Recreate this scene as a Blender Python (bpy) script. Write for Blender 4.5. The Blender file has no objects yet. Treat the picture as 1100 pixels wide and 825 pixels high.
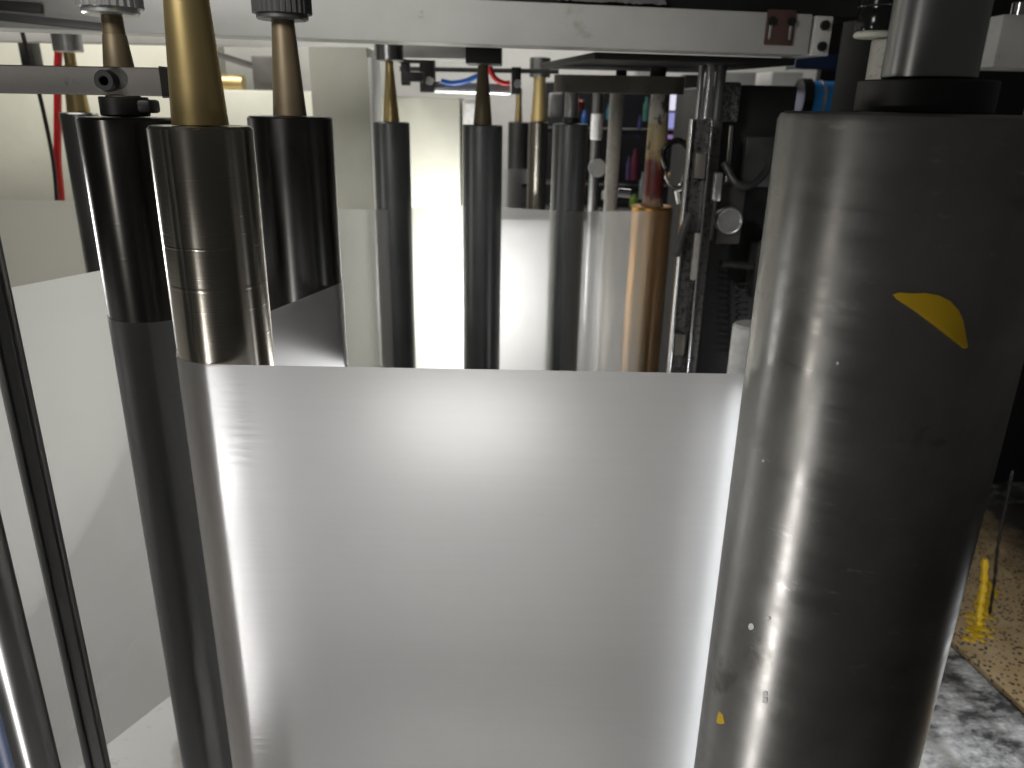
import bpy, bmesh, math, random
from mathutils import Vector, Matrix
random.seed(4)
S = bpy.context.scene
COL = S.collection
H = 1.0                       # camera height above the floor
# ------------------------------------------------------------------ camera
PW, PH, F = 1100, 825, 826.0
p, a = math.radians(20.0), math.radians(1.1)
fw = Vector((0, math.cos(p), -math.sin(p)))
u0 = Vector((0, math.sin(p), math.cos(p)))
r0 = Vector((1, 0, 0))
rt = math.cos(a) * r0 + math.sin(a) * u0
up = math.cos(a) * u0 - math.sin(a) * r0
cam = bpy.data.cameras.new("camera")
co = bpy.data.objects.new("camera", cam)
COL.objects.link(co)
M = Matrix((rt, up, -fw)).transposed().to_4x4()
M.translation = Vector((0, 0, H))
co.matrix_world = M
cam.sensor_width = 36
cam.lens = 36 * F / PW
cam.clip_start = 0.01
cam.clip_end = 100
cam.dof.use_dof = True
cam.dof.focus_distance = 0.66
cam.dof.aperture_fstop = 8.0
S.camera = co


def ray(x, y):
    return (x - 550) / F * rt - (y - 412.5) / F * up + fw


def at(x, y, Y):
    d = ray(x, y)
    return d * (Y / d.y) + Vector((0, 0, H))


def atz(x, y, z):
    d = ray(x, y)
    return d * ((z - H) / d.z) + Vector((0, 0, H))


def cylpx(xl, xr, y, Y):
    """axis position and radius of an upright cylinder seen between two outline points"""
    l, r = ray(xl, y), ray(xr, y)
    a1, a2 = math.atan2(l.x, l.y), math.atan2(r.x, r.y)
    c, h = (a1 + a2) / 2, (a2 - a1) / 2
    D = Y / math.cos(c)
    return D * math.sin(c), Y, D * math.sin(h)


# ------------------------------------------------------------------ materials
def nodes(name):
    m = bpy.data.materials.new(name)
    m.use_nodes = True
    nt = m.node_tree
    b = nt.nodes["Principled BSDF"]
    return m, nt, b


def N(nt, t, **kw):
    n = nt.nodes.new(t)
    for k, v in kw.items():
        if k in n.inputs:
            n.inputs[k].default_value = v
        else:
            setattr(n, k, v)
    return n


def coords(nt, scale, kind="Object"):
    tc = N(nt, "ShaderNodeTexCoord")
    mp = N(nt, "ShaderNodeMapping")
    mp.inputs["Scale"].default_value = scale
    nt.links.new(tc.outputs[kind], mp.inputs["Vector"])
    return mp.outputs["Vector"]


def ramp(nt, src, p0, c0, p1, c1):
    r = N(nt, "ShaderNodeValToRGB")
    e = r.color_ramp.elements
    e[0].position, e[1].position = p0, p1
    e[0].color = (*c0, 1) if len(c0) == 3 else c0
    e[1].color = (*c1, 1) if len(c1) == 3 else c1
    nt.links.new(src, r.inputs["Fac"])
    return r.outputs["Color"]


def noise(nt, vec, scale, detail=4, rough=0.6):
    n = N(nt, "ShaderNodeTexNoise")
    n.inputs["Scale"].default_value = scale
    n.inputs["Detail"].default_value = detail
    n.inputs["Roughness"].default_value = rough
    nt.links.new(vec, n.inputs["Vector"])
    return n.outputs["Fac"]


def turned(name, base, rough, aniso=0.75, ring=0.15, ringscale=260, var=0.35, mottle=6, metal=1.0, scratch=0.0):
    """lathe-turned metal: fine rings round the axis, streaky colour, highlights drawn out along the axis"""
    m, nt, b = nodes(name)
    L = nt.links.new
    v = coords(nt, (1.5, 1.5, ringscale))
    n1 = noise(nt, v, 1.0, 5, 0.7)
    v2 = coords(nt, (mottle, mottle, mottle * 0.5))
    n2 = noise(nt, v2, 1.0, 5)
    lo = [c * (1 - var) for c in base]
    hi = [c * (1 + var) for c in base]
    c2 = ramp(nt, n2, 0.3, lo, 0.7, hi)
    L(c2, b.inputs["Base Color"])
    b.inputs["Metallic"].default_value = metal
    mr = N(nt, "ShaderNodeMapRange")
    mr.inputs["From Min"].default_value = 0.3
    mr.inputs["From Max"].default_value = 0.7
    mr.inputs["To Min"].default_value = rough * 0.8
    mr.inputs["To Max"].default_value = rough * 1.3
    L(n2, mr.inputs["Value"])
    L(mr.outputs["Result"], b.inputs["Roughness"])
    b.inputs["Anisotropic"].default_value = aniso
    b.inputs["Anisotropic Rotation"].default_value = 0.25
    t = N(nt, "ShaderNodeTangent", direction_type="RADIAL", axis="Z")
    L(t.outputs["Tangent"], b.inputs["Tangent"])
    if ring:
        bp = N(nt, "ShaderNodeBump")
        bp.inputs["Strength"].default_value = ring
        bp.inputs["Distance"].default_value = 0.0005
        L(n1, bp.inputs["Height"])
        if scratch:
            ns = noise(nt, coords(nt, (1.2, 1.2, 210)), 1.0, 1, 0.5)
            br_ = noise(nt, coords(nt, (30, 30, 40)), 1.0, 2, 0.5)
            fs = ramp(nt, ns, 0.60, (0, 0, 0), 0.68, (1, 1, 1))
            fb = ramp(nt, br_, 0.50, (0, 0, 0), 0.62, (1, 1, 1))
            mu = N(nt, "ShaderNodeMath", operation="MULTIPLY")
            L(fs, mu.inputs[0]); L(fb, mu.inputs[1])
            b2 = N(nt, "ShaderNodeBump")
            b2.inputs["Strength"].default_value = scratch
            b2.inputs["Distance"].default_value = 0.0008
            L(mu.outputs[0], b2.inputs["Height"])
            L(bp.outputs["Normal"], b2.inputs["Normal"])
            L(b2.outputs["Normal"], b.inputs["Normal"])
        else:
            L(bp.outputs["Normal"], b.inputs["Normal"])
    return m


def paint(name, base, rough=0.5, dirt=(0.1, 0.09, 0.07), amount=0.3, scale=12, bump=0.05, metal=0.0, th=0.62):
    """painted or plain surface with blotchy dirt"""
    m, nt, b = nodes(name)
    L = nt.links.new
    v = coords(nt, (1, 1, 1))
    n1 = noise(nt, v, scale, 8, 0.65)
    lo = tuple(base[i] * (1 - amount * 0.25) for i in range(3))
    c1 = ramp(nt, n1, 0.3, lo, 0.6, base)
    n2 = noise(nt, v, scale * 3.1, 8, 0.7)
    f = ramp(nt, n2, th, (0, 0, 0), th + 0.06, (amount,) * 3)
    mx = N(nt, "ShaderNodeMix", data_type="RGBA")
    L(f, mx.inputs["Factor"])
    L(c1, mx.inputs["A"])
    mx.inputs["B"].default_value = (*dirt, 1)
    L(mx.outputs["Result"], b.inputs["Base Color"])
    b.inputs["Roughness"].default_value = rough
    b.inputs["Metallic"].default_value = metal
    if bump:
        bp = N(nt, "ShaderNodeBump")
        bp.inputs["Strength"].default_value = bump
        bp.inputs["Distance"].default_value = 0.002
        L(noise(nt, v, scale * 12, 3), bp.inputs["Height"])
        L(bp.outputs["Normal"], b.inputs["Normal"])
    return m


def film(name, col, trans, glossy, clear, rough=0.3, wrinkle=0.0, wx=0.0, see=0.3, blur=0.45):
    """thin polymer web: part diffuse, part light coming through, a satin gloss, and some clear"""
    m = bpy.data.materials.new(name)
    m.use_nodes = True
    nt = m.node_tree
    L = nt.links.new
    nt.nodes.clear()
    out = N(nt, "ShaderNodeOutputMaterial")
    df = N(nt, "ShaderNodeBsdfDiffuse")
    tr = N(nt, "ShaderNodeBsdfTranslucent")
    gl = N(nt, "ShaderNodeBsdfAnisotropic")
    tp = N(nt, "ShaderNodeBsdfTransparent")
    df.inputs["Color"].default_value = (*col, 1)
    tr.inputs["Color"].default_value = (*[min(1, c * 1.15) for c in col], 1)
    gl.inputs["Color"].default_value = (0.9, 0.9, 0.92, 1)
    gl.inputs["Roughness"].default_value = rough
    m1, m2, m3 = (N(nt, "ShaderNodeMixShader") for _ in range(3))
    m1.inputs[0].default_value = trans
    L(df.outputs[0], m1.inputs[1])
    L(tr.outputs[0], m1.inputs[2])
    lw = N(nt, "ShaderNodeLayerWeight")
    lw.inputs["Blend"].default_value = 0.35
    ad = N(nt, "ShaderNodeMath", operation="MULTIPLY_ADD")
    L(lw.outputs["Fresnel"], ad.inputs[0])
    ad.inputs[1].default_value = 0.35
    ad.inputs[2].default_value = glossy
    L(ad.outputs[0], m2.inputs[0])
    rf = N(nt, "ShaderNodeBsdfRefraction")
    rf.inputs["IOR"].default_value = 1.38
    rf.inputs["Roughness"].default_value = blur
    rf.inputs["Color"].default_value = (0.96, 0.96, 0.96, 1)
    mb = N(nt, "ShaderNodeMixShader")
    mb.inputs[0].default_value = see
    L(m1.outputs[0], mb.inputs[1])
    L(rf.outputs[0], mb.inputs[2])
    L(mb.outputs[0], m2.inputs[1])
    L(gl.outputs[0], m2.inputs[2])
    m3.inputs[0].default_value = clear
    L(m2.outputs[0], m3.inputs[1])
    L(tp.outputs[0], m3.inputs[2])
    L(m3.outputs[0], out.inputs["Surface"])
    v = coords(nt, (4, 4, 160))
    h = noise(nt, v, 1.0, 4)
    bp = N(nt, "ShaderNodeBump")
    bp.inputs["Distance"].default_value = 0.0012
    if wrinkle:
        v2 = coords(nt, (18, 18, 170))
        h2 = noise(nt, v2, 1.0, 3, 0.55)
        tc = N(nt, "ShaderNodeTexCoord")
        sx = N(nt, "ShaderNodeSeparateXYZ")
        L(tc.outputs["Object"], sx.inputs[0])
        mr = N(nt, "ShaderNodeMapRange")
        mr.inputs["From Min"].default_value = wx
        mr.inputs["From Max"].default_value = wx - 0.035
        mr.inputs["To Min"].default_value = 0.008
        mr.inputs["To Max"].default_value = wrinkle
        L(sx.outputs["X"], mr.inputs["Value"])
        my = N(nt, "ShaderNodeMapRange")
        my.inputs["From Min"].default_value = 0.66
        my.inputs["From Max"].default_value = 0.69
        my.inputs["To Min"].default_value = 1.0
        my.inputs["To Max"].default_value = 0.02
        L(sx.outputs["Y"], my.inputs["Value"])
        ml = N(nt, "ShaderNodeMath", operation="MULTIPLY")
        L(mr.outputs["Result"], ml.inputs[0]); L(my.outputs["Result"], ml.inputs[1])
        L(ml.outputs[0], bp.inputs["Strength"])
        L(h2, bp.inputs["Height"])
    else:
        bp.inputs["Strength"].default_value = 0.04
        L(h, bp.inputs["Height"])
    st = noise(nt, coords(nt, (2.5, 2.5, 220)), 1.0, 4, 0.6)
    fi = noise(nt, coords(nt, (1, 1, 1)), 9.0, 6, 0.65)
    sm = N(nt, "ShaderNodeMath", operation="MULTIPLY_ADD")
    L(st, sm.inputs[0]); sm.inputs[1].default_value = 0.6; L(fi, sm.inputs[2])
    tc_ = [min(1, c * 1.15) for c in col]
    L(ramp(nt, sm.outputs[0], 0.5, tuple(c * 0.95 for c in tc_), 1.1, tuple(tc_)), tr.inputs["Color"])
    for s in (df, tr, gl):
        L(bp.outputs["Normal"], s.inputs["Normal"])
    return m


def flat(name, base, rough=0.5, metal=0.0, emit=None, es=1.0):
    m, nt, b = nodes(name)
    v = coords(nt, (1, 1, 1))
    n = noise(nt, v, 40, 4)
    c = ramp(nt, n, 0.3, tuple(x * 0.8 for x in base), 0.7, tuple(min(1, x * 1.1) for x in base))
    nt.links.new(c, b.inputs["Base Color"])
    b.inputs["Roughness"].default_value = rough
    b.inputs["Metallic"].default_value = metal
    if emit:
        b.inputs["Emission Color"].default_value = (*emit, 1)
        b.inputs["Emission Strength"].default_value = es
    return m


MT = {}
MT["steel"] = turned("turned steel", (0.31, 0.285, 0.245), 0.23, 0.85, 0.15, 320, scratch=0.28)
MT["black_steel"] = turned("black anodised roller", (0.075, 0.073, 0.07), 0.28, 0.7, 0.08, 420, scratch=0.07)
MT["dark_steel"] = turned("dark roller", (0.09, 0.092, 0.094), 0.38, 0.5, 0.08, 420, metal=0.5)
MT["copper"] = turned("copper roller", (0.40, 0.21, 0.052), 0.38, 0.6, 0.1, 300)
MT["gold"] = turned("gold anodised shaft", (0.52, 0.40, 0.18), 0.42, 0.5, 0.12, 500, 0.1, metal=0.8)
MT["bronze"] = turned("bronze shaft", (0.15, 0.115, 0.068), 0.5, 0.3, 0.12, 500, 0.15, metal=0.5)
MT["chrome"] = turned("chrome rod", (0.62, 0.62, 0.62), 0.18, 0.4, 0.05, 200, 0.1)
MT["grey_steel"] = turned("grey steel shaft", (0.3, 0.3, 0.3), 0.32, 0.6, 0.1, 300, 0.25)
MT["rust_shaft"] = paint("ink caked shaft", (0.36, 0.30, 0.2), 0.4, (0.10, 0.02, 0.02), 0.9, 55, 0.5, 0.3, 0.5)
def caked():
    m, nt, b = nodes("ink caked shaft")
    L = nt.links.new
    tc = N(nt, "ShaderNodeTexCoord")
    sx = N(nt, "ShaderNodeSeparateXYZ")
    L(tc.outputs["Generated"], sx.inputs[0])
    n = noise(nt, coords(nt, (28, 28, 14)), 1.0, 8, 0.7)
    ad = N(nt, "ShaderNodeMath", operation="MULTIPLY_ADD")
    L(n, ad.inputs[0]); ad.inputs[1].default_value = 0.5
    L(sx.outputs["Z"], ad.inputs[2])
    r = N(nt, "ShaderNodeValToRGB")
    e = r.color_ramp.elements
    e[0].position = 0.28; e[0].color = (0.30, 0.2, 0.13, 1)
    e[1].position = 1.25; e[1].color = (0.4, 0.38, 0.34, 1)
    for p_, c_ in ((0.36, (0.13, 0.02, 0.018, 1)), (0.62, (0.11, 0.025, 0.02, 1)), (0.72, (0.33, 0.25, 0.12, 1)), (0.98, (0.36, 0.3, 0.17, 1))):
        q = e.new(p_); q.color = c_
    L(ad.outputs[0], r.inputs["Fac"])
    f = ramp(nt, noise(nt, coords(nt, (45, 45, 25)), 1.0, 6, 0.7), 0.54, (0, 0, 0), 0.6, (0.9, 0.9, 0.9))
    mx = N(nt, "ShaderNodeMix", data_type="RGBA")
    L(f, mx.inputs["Factor"]); L(r.outputs["Color"], mx.inputs["A"])
    mx.inputs["B"].default_value = (0.03, 0.015, 0.012, 1)
    L(mx.outputs["Result"], b.inputs["Base Color"])
    b.inputs["Roughness"].default_value = 0.35
    bp = N(nt, "ShaderNodeBump")
    bp.inputs["Strength"].default_value = 0.7
    bp.inputs["Distance"].default_value = 0.003
    L(n, bp.inputs["Height"])
    L(bp.outputs["Normal"], b.inputs["Normal"])
    return m


MT["rust_shaft"] = caked()
MT["black"] = flat("black part", (0.012, 0.012, 0.012), 0.5)
MT["soot"] = paint("sooty black", (0.009, 0.009, 0.009), 0.8, (0.03, 0.028, 0.025), 0.6, 25, 0.2)
MT["soot"] = paint("sooty black", (0.009, 0.009, 0.009), 0.8, (0.03, 0.028, 0.025), 0.6, 25, 0.2)
MT["black_gloss"] = flat("black gloss part", (0.01, 0.01, 0.01), 0.15)
MT["dark_grey"] = flat("dark grey casting", (0.06, 0.06, 0.06), 0.45, 0.3)
MT["grey_bar"] = paint("milled bar", (0.14, 0.135, 0.128), 0.5, (0.05, 0.08, 0.08), 0.6, 18, 0.05, 0.6)
MT["dark_bar"] = paint("brown grey bar", (0.2, 0.18, 0.155), 0.5, (0.04, 0.04, 0.04), 0.6, 18, 0.05, 0.5)
MT["cream"] = paint("cream paint", (0.62, 0.62, 0.53), 0.45, (0.2, 0.18, 0.14), 0.35, 9, 0.02, 0, 0.66)
MT["white"] = paint("white paint", (0.72, 0.72, 0.69), 0.45, (0.15, 0.14, 0.12), 0.5, 10, 0.03, 0, 0.66)
MT["beam"] = paint("grey white beam paint", (0.58, 0.58, 0.55), 0.42, (0.16, 0.14, 0.09), 0.55, 5, 0.03, 0, 0.66)
MT["worn"] = paint("worn white post", (0.46, 0.44, 0.4), 0.5, (0.08, 0.07, 0.06), 0.7, 60, 0.25, 0.2, 0.58)
MT["rail_grey"] = paint("worn grey rail", (0.11, 0.105, 0.1), 0.4, (0.03, 0.028, 0.025), 0.9, 45, 0.25, 0.4, 0.52)
MT["brown"] = paint("brown bracket paint", (0.1, 0.055, 0.045), 0.4, (0.03, 0.02, 0.02), 0.5, 20)
MT["alu"] = flat("aluminium", (0.6, 0.6, 0.6), 0.3, 0.8)
MT["red"] = flat("red hose", (0.6, 0.02, 0.02), 0.35)
MT["blue"] = flat("blue hose", (0.03, 0.14, 0.55), 0.35)
MT["bluedrum"] = flat("blue drum", (0.03, 0.33, 0.85), 0.35)
MT["bluepaint"] = flat("blue beam", (0.01, 0.025, 0.07), 0.4)
MT["yellow"] = paint("yellow adhesive scrap", (0.66, 0.42, 0.012), 0.5, (0.45, 0.27, 0.02), 0.3, 60)
MT["speck"] = flat("white speck", (0.85, 0.85, 0.85), 0.4)
MT["paper"] = flat("white paper roll", (0.85, 0.85, 0.83), 0.6)


def cylinder_mat():
    m, nt, b = nodes("worn printing cylinder")
    L = nt.links.new
    v = coords(nt, (1, 1, 0.6))
    n2 = noise(nt, v, 7, 6, 0.65)
    c = ramp(nt, n2, 0.3, (0.19, 0.185, 0.178), 0.72, (0.37, 0.362, 0.35))
    # soot coloured blotches
    n3 = noise(nt, coords(nt, (1, 1, 1)), 13, 5, 0.6)
    f = ramp(nt, n3, 0.62, (0, 0, 0), 0.7, (0.6, 0.6, 0.6))
    mx = N(nt, "ShaderNodeMix", data_type="RGBA")
    L(f, mx.inputs["Factor"]); L(c, mx.inputs["A"])
    mx.inputs["B"].default_value = (0.085, 0.075, 0.06, 1)
    # pale rubbed marks
    n4 = noise(nt, coords(nt, (26, 26, 90)), 1.0, 8, 0.75)
    n5 = noise(nt, coords(nt, (1, 1, 1)), 5.0, 2, 0.5)
    g = ramp(nt, n4, 0.60, (0, 0, 0), 0.68, (1, 1, 1))
    g2 = ramp(nt, n5, 0.46, (0, 0, 0), 0.60, (0.75, 0.75, 0.75))
    mu = N(nt, "ShaderNodeMix", data_type="RGBA", blend_type="MULTIPLY")
    mu.inputs["Factor"].default_value = 1
    L(g, mu.inputs["A"]); L(g2, mu.inputs["B"])
    mx2 = N(nt, "ShaderNodeMix", data_type="RGBA")
    L(mu.outputs["Result"], mx2.inputs["Factor"])
    L(mx.outputs["Result"], mx2.inputs["A"])
    mx2.inputs["B"].default_value = (0.5, 0.5, 0.5, 1)
    L(mx2.outputs["Result"], b.inputs["Base Color"])
    b.inputs["Metallic"].default_value = 0.88
    mr = N(nt, "ShaderNodeMapRange")
    mr.inputs["From Min"].default_value = 0.3
    mr.inputs["From Max"].default_value = 0.7
    mr.inputs["To Min"].default_value = 0.26
    mr.inputs["To Max"].default_value = 0.44
    n6 = noise(nt, coords(nt, (3, 3, 40)), 1.0, 6, 0.7)
    L(n6, mr.inputs["Value"])
    L(mr.outputs["Result"], b.inputs["Roughness"])
    b.inputs["Anisotropic"].default_value = 0.6
    b.inputs["Anisotropic Rotation"].default_value = 0.25
    t = N(nt, "ShaderNodeTangent", direction_type="RADIAL", axis="Z")
    L(t.outputs["Tangent"], b.inputs["Tangent"])
    bp = N(nt, "ShaderNodeBump")
    bp.inputs["Strength"].default_value = 0.12
    bp.inputs["Distance"].default_value = 0.0005
    L(noise(nt, coords(nt, (3, 3, 260)), 1.0, 5, 0.7), bp.inputs["Height"])
    L(bp.outputs["Normal"], b.inputs["Normal"])
    return m


def floor_mat():
    m, nt, b = nodes("marble tile floor")
    L = nt.links.new
    v = coords(nt, (1, 1, 1))
    w = N(nt, "ShaderNodeTexWave")
    w.inputs["Scale"].default_value = 1.6
    w.inputs["Distortion"].default_value = 14
    w.inputs["Detail"].default_value = 5
    L(v, w.inputs["Vector"])
    c = ramp(nt, w.outputs["Fac"], 0.0, (0.42, 0.41, 0.38), 0.25, (0.72, 0.72, 0.7))
    # ink stains, only towards the printing units
    n = noise(nt, coords(nt, (1.0, 1.6, 1)), 14, 12, 0.78)
    sx = N(nt, "ShaderNodeSeparateXYZ")
    L(v, sx.inputs[0])
    mr = N(nt, "ShaderNodeMapRange")
    mr.inputs["From Min"].default_value = 0.45
    mr.inputs["From Max"].default_value = 0.95
    mr.inputs["To Min"].default_value = 0
    mr.inputs["To Max"].default_value = 0.28
    L(sx.outputs["X"], mr.inputs["Value"])
    ad = N(nt, "ShaderNodeMath", operation="ADD")
    L(n, ad.inputs[0]); L(mr.outputs["Result"], ad.inputs[1])
    f = ramp(nt, ad.outputs[0], 0.58, (0, 0, 0), 0.80, (0.96, 0.96, 0.96))
    mx = N(nt, "ShaderNodeMix", data_type="RGBA")
    L(f, mx.inputs["Factor"]); L(c, mx.inputs["A"])
    mx.inputs["B"].default_value = (0.03, 0.03, 0.032, 1)
    L(mx.outputs["Result"], b.inputs["Base Color"])
    b.inputs["Roughness"].default_value = 0.35
    return m


def board_mat():
    m, nt, b = nodes("ink spotted board")
    L = nt.links.new
    v = coords(nt, (1, 1, 1))
    c = ramp(nt, noise(nt, v, 18, 6), 0.3, (0.40, 0.27, 0.13), 0.7, (0.56, 0.42, 0.24))
    vo = N(nt, "ShaderNodeTexVoronoi")
    vo.inputs["Scale"].default_value = 105
    L(v, vo.inputs["Vector"])
    d = N(nt, "ShaderNodeMath", operation="SUBTRACT")
    L(vo.outputs["Distance"], d.inputs[0])
    n = noise(nt, v, 30, 6, 0.75)
    sc = N(nt, "ShaderNodeMath", operation="MULTIPLY")
    L(n, sc.inputs[0]); sc.inputs[1].default_value = 0.6
    L(sc.outputs[0], d.inputs[1])
    f = ramp(nt, d.outputs[0], 0.0, (0.95, 0.95, 0.95), 0.05, (0, 0, 0))
    # black ink flooding the far side of the board
    sx = N(nt, "ShaderNodeSeparateXYZ")
    L(v, sx.inputs[0])
    n3 = noise(nt, v, 12, 8, 0.7)
    ad = N(nt, "ShaderNodeMath", operation="MULTIPLY_ADD")
    L(n3, ad.inputs[0]); ad.inputs[1].default_value = 0.3
    L(sx.outputs["Y"], ad.inputs[2])
    f2 = ramp(nt, ad.outputs[0], 0.44, (0, 0, 0), 0.62, (1, 1, 1))
    mm = N(nt, "ShaderNodeMath", operation="MAXIMUM")
    L(f, mm.inputs[0]); L(f2, mm.inputs[1])
    mx = N(nt, "ShaderNodeMix", data_type="RGBA")
    L(mm.outputs[0], mx.inputs["Factor"]); L(c, mx.inputs["A"])
    mx.inputs["B"].default_value = (0.02, 0.018, 0.015, 1)
    L(mx.outputs["Result"], b.inputs["Base Color"])
    b.inputs["Roughness"].default_value = 0.5
    return m


MT["cyl"] = cylinder_mat()
MT["floor"] = floor_mat()
MT["board"] = board_mat()
MT["film"] = film("milky film", (0.70, 0.70, 0.71), 0.95, 0.10, 0.0, 0.25, 0.3, -0.195, 0.06, 0.8)
MT["film_clear"] = film("hazy clear film", (0.70, 0.70, 0.71), 0.92, 0.03, 0.26, 0.3, 0, 0, 0.35, 0.3)
MT["film_white"] = film("white film", (0.74, 0.74, 0.72), 0.72, 0.06, 0.04, 0.36)


# ------------------------------------------------------------------ shapes
def obj(name, bm, mat, parent=None, loc=None, smooth=True):
    me = bpy.data.meshes.new(name)
    bmesh.ops.recalc_face_normals(bm, faces=bm.faces)
    bm.to_mesh(me)
    bm.free()
    if smooth:
        for poly in me.polygons:
            poly.use_smooth = True
        me.set_sharp_from_angle(angle=math.radians(35))
    me.materials.append(MT[mat] if isinstance(mat, str) else mat)
    o = bpy.data.objects.new(name, me)
    COL.objects.link(o)
    if loc is not None:
        o.location = loc
    if parent:
        o.parent = parent
    return o


def thing(name, label, cat, loc=(0, 0, 0), group=None, rz=0.0):
    o = bpy.data.objects.new(name, None)
    o.empty_display_size = 0.05
    COL.objects.link(o)
    o.location = loc
    o.rotation_euler = (0, 0, rz)
    tag(o, label, cat, group)
    return o


def tag(o, label, cat, group=None):
    o["label"] = label
    o["category"] = cat
    o["kind"] = "thing"
    if group:
        o["group"] = group
    return o


def lathe(prof, n=64, bm=None, off=(0, 0, 0)):
    """profile of (radius, z) turned about the z axis; a radius of 0 closes the end"""
    bm = bm or bmesh.new()
    off = Vector(off)
    rings = []
    for r, z in prof:
        if r <= 0:
            rings.append([bm.verts.new(off + Vector((0, 0, z)))])
        else:
            rings.append([bm.verts.new(off + Vector((r * math.cos(2 * math.pi * i / n), r * math.sin(2 * math.pi * i / n), z))) for i in range(n)])
    for A, B in zip(rings, rings[1:]):
        for i in range(n):
            j = (i + 1) % n
            if len(A) == 1 and len(B) == 1:
                continue
            if len(A) == 1:
                bm.faces.new((A[0], B[j], B[i]))
            elif len(B) == 1:
                bm.faces.new((A[i], A[j], B[0]))
            else:
                bm.faces.new((A[i], A[j], B[j], B[i]))
    return bm


def solid(prof, n=64, bev=0.0015, bm=None, off=(0, 0, 0)):
    """closed lathe: profile bottom to top with small chamfers at both ends"""
    (r1, z1), (r2, z2) = prof[0], prof[-1]
    pr = [(0, z1), (max(r1 - bev, 1e-4), z1), (r1, z1 + bev)] + list(prof[1:-1]) + [(r2, z2 - bev), (max(r2 - bev, 1e-4), z2), (0, z2)]
    return lathe(pr, n, bm, off)


def box(x0, x1, y0, y1, z0, z1, bev=0.002, bm=None, seg=2):
    b2 = bmesh.new()
    bmesh.ops.create_cube(b2, size=1)
    for v in b2.verts:
        v.co = Vector(((x0 + x1) / 2 + v.co.x * (x1 - x0), (y0 + y1) / 2 + v.co.y * (y1 - y0), (z0 + z1) / 2 + v.co.z * (z1 - z0)))
    if bev:
        bmesh.ops.bevel(b2, geom=b2.edges[:], offset=bev, segments=seg, affect="EDGES", profile=0.5)
    if bm is None:
        return b2
    merge(bm, b2)
    return bm


def merge(bm, b2):
    me = bpy.data.meshes.new("tmp")
    b2.to_mesh(me)
    b2.free()
    bm.from_mesh(me)
    bpy.data.meshes.remove(me)


def beambox(A, B, w, h, bev=0.002, bm=None):
    """rectangular bar from A to B: w across, h upward"""
    A, B = Vector(A), Vector(B)
    d = (B - A).normalized()
    s = d.cross(Vector((0, 0, 1)))
    if s.length < 1e-4:
        s = Vector((1, 0, 0))
    s.normalize()
    t = s.cross(d).normalized()
    b2 = bmesh.new()
    bmesh.ops.create_cube(b2, size=1)
    for v in b2.verts:
        c = v.co.copy()
        v.co = (A + B) / 2 + d * (c.x * (B - A).length) + s * (c.y * w) + t * (c.z * h)
    if bev:
        bmesh.ops.bevel(b2, geom=b2.edges[:], offset=bev, segments=2, affect="EDGES", profile=0.5)
    if bm is None:
        return b2
    merge(bm, b2)
    return bm


def tube(pts, r, n=12, bm=None, caps=True):
    bm = bm or bmesh.new()
    pts = [Vector(q) for q in pts]
    rings = []
    ref = None
    for i, q in enumerate(pts):
        d = (pts[min(i + 1, len(pts) - 1)] - pts[max(i - 1, 0)]).normalized()
        if ref is None:
            ref = d.orthogonal().normalized()
        ref = (ref - d * ref.dot(d)).normalized()
        s = d.cross(ref)
        rr = r[i] if isinstance(r, (list, tuple)) else r
        rings.append([bm.verts.new(q + (ref * math.cos(2 * math.pi * k / n) + s * math.sin(2 * math.pi * k / n)) * rr) for k in range(n)])
    for A, B in zip(rings, rings[1:]):
        for k in range(n):
            bm.faces.new((A[k], A[(k + 1) % n], B[(k + 1) % n], B[k]))
    if caps:
        bm.faces.new(rings[0][::-1])
        bm.faces.new(rings[-1])
    return bm


def smooth_path(pts, k=8):
    P = [Vector(q) for q in pts]
    P = [P[0] * 2 - P[1]] + P + [P[-1] * 2 - P[-2]]
    out = []
    for i in range(1, len(P) - 2):
        for j in range(k):
            t = j / k
            a0, a1, a2, a3 = P[i - 1], P[i], P[i + 1], P[i + 2]
            out.append(0.5 * ((2 * a1) + (-a0 + a2) * t + (2 * a0 - 5 * a1 + 4 * a2 - a3) * t * t + (-a0 + 3 * a1 - 3 * a2 + a3) * t ** 3))
    out.append(P[-2])
    return out


def arc(cx, cy, r, d0, d1, step=3):
    n = max(2, int(abs(d1 - d0) / step))
    return [(cx + r * math.cos(math.radians(d0 + (d1 - d0) * i / n)), cy + r * math.sin(math.radians(d0 + (d1 - d0) * i / n))) for i in range(n + 1)]


def sheet(plan, z0, z1, nz=24, wave=0.0):
    """upright web: a plan line drawn up from z0 to z1"""
    bm = bmesh.new()
    L = []
    for i, (x, y) in enumerate(plan):
        L.append([bm.verts.new((x, y, z0 + (z1 - z0) * k / nz)) for k in range(nz + 1)])
    for A, B in zip(L, L[1:]):
        for k in range(nz):
            bm.faces.new((A[k], B[k], B[k + 1], A[k + 1]))
    return bm


def dense(pts, step=0.03):
    out = [pts[0]]
    for q0, q1 in zip(pts, pts[1:]):
        d = math.dist(q0, q1)
        n = max(1, int(d / step))
        for i in range(1, n + 1):
            out.append((q0[0] + (q1[0] - q0[0]) * i / n, q0[1] + (q1[1] - q0[1]) * i / n))
    return out


def rounded(pts, rad=0.03, k=6):
    out = [pts[0]]
    for q0, q1, q2 in zip(pts, pts[1:], pts[2:]):
        v0 = Vector(q0) - Vector(q1)
        v2 = Vector(q2) - Vector(q1)
        aa = Vector(q1) + v0.normalized() * min(rad, v0.length / 2)
        cc = Vector(q1) + v2.normalized() * min(rad, v2.length / 2)
        b = Vector(q1)
        for i in range(k + 1):
            t = i / k
            q = aa * (1 - t) ** 2 + b * 2 * t * (1 - t) + cc * t * t
            out.append((q.x, q.y))
    out.append(pts[-1])
    return out


GR = "upright guide rollers of the press"
ZB = 0.06                                   # lower end of the rollers


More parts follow.
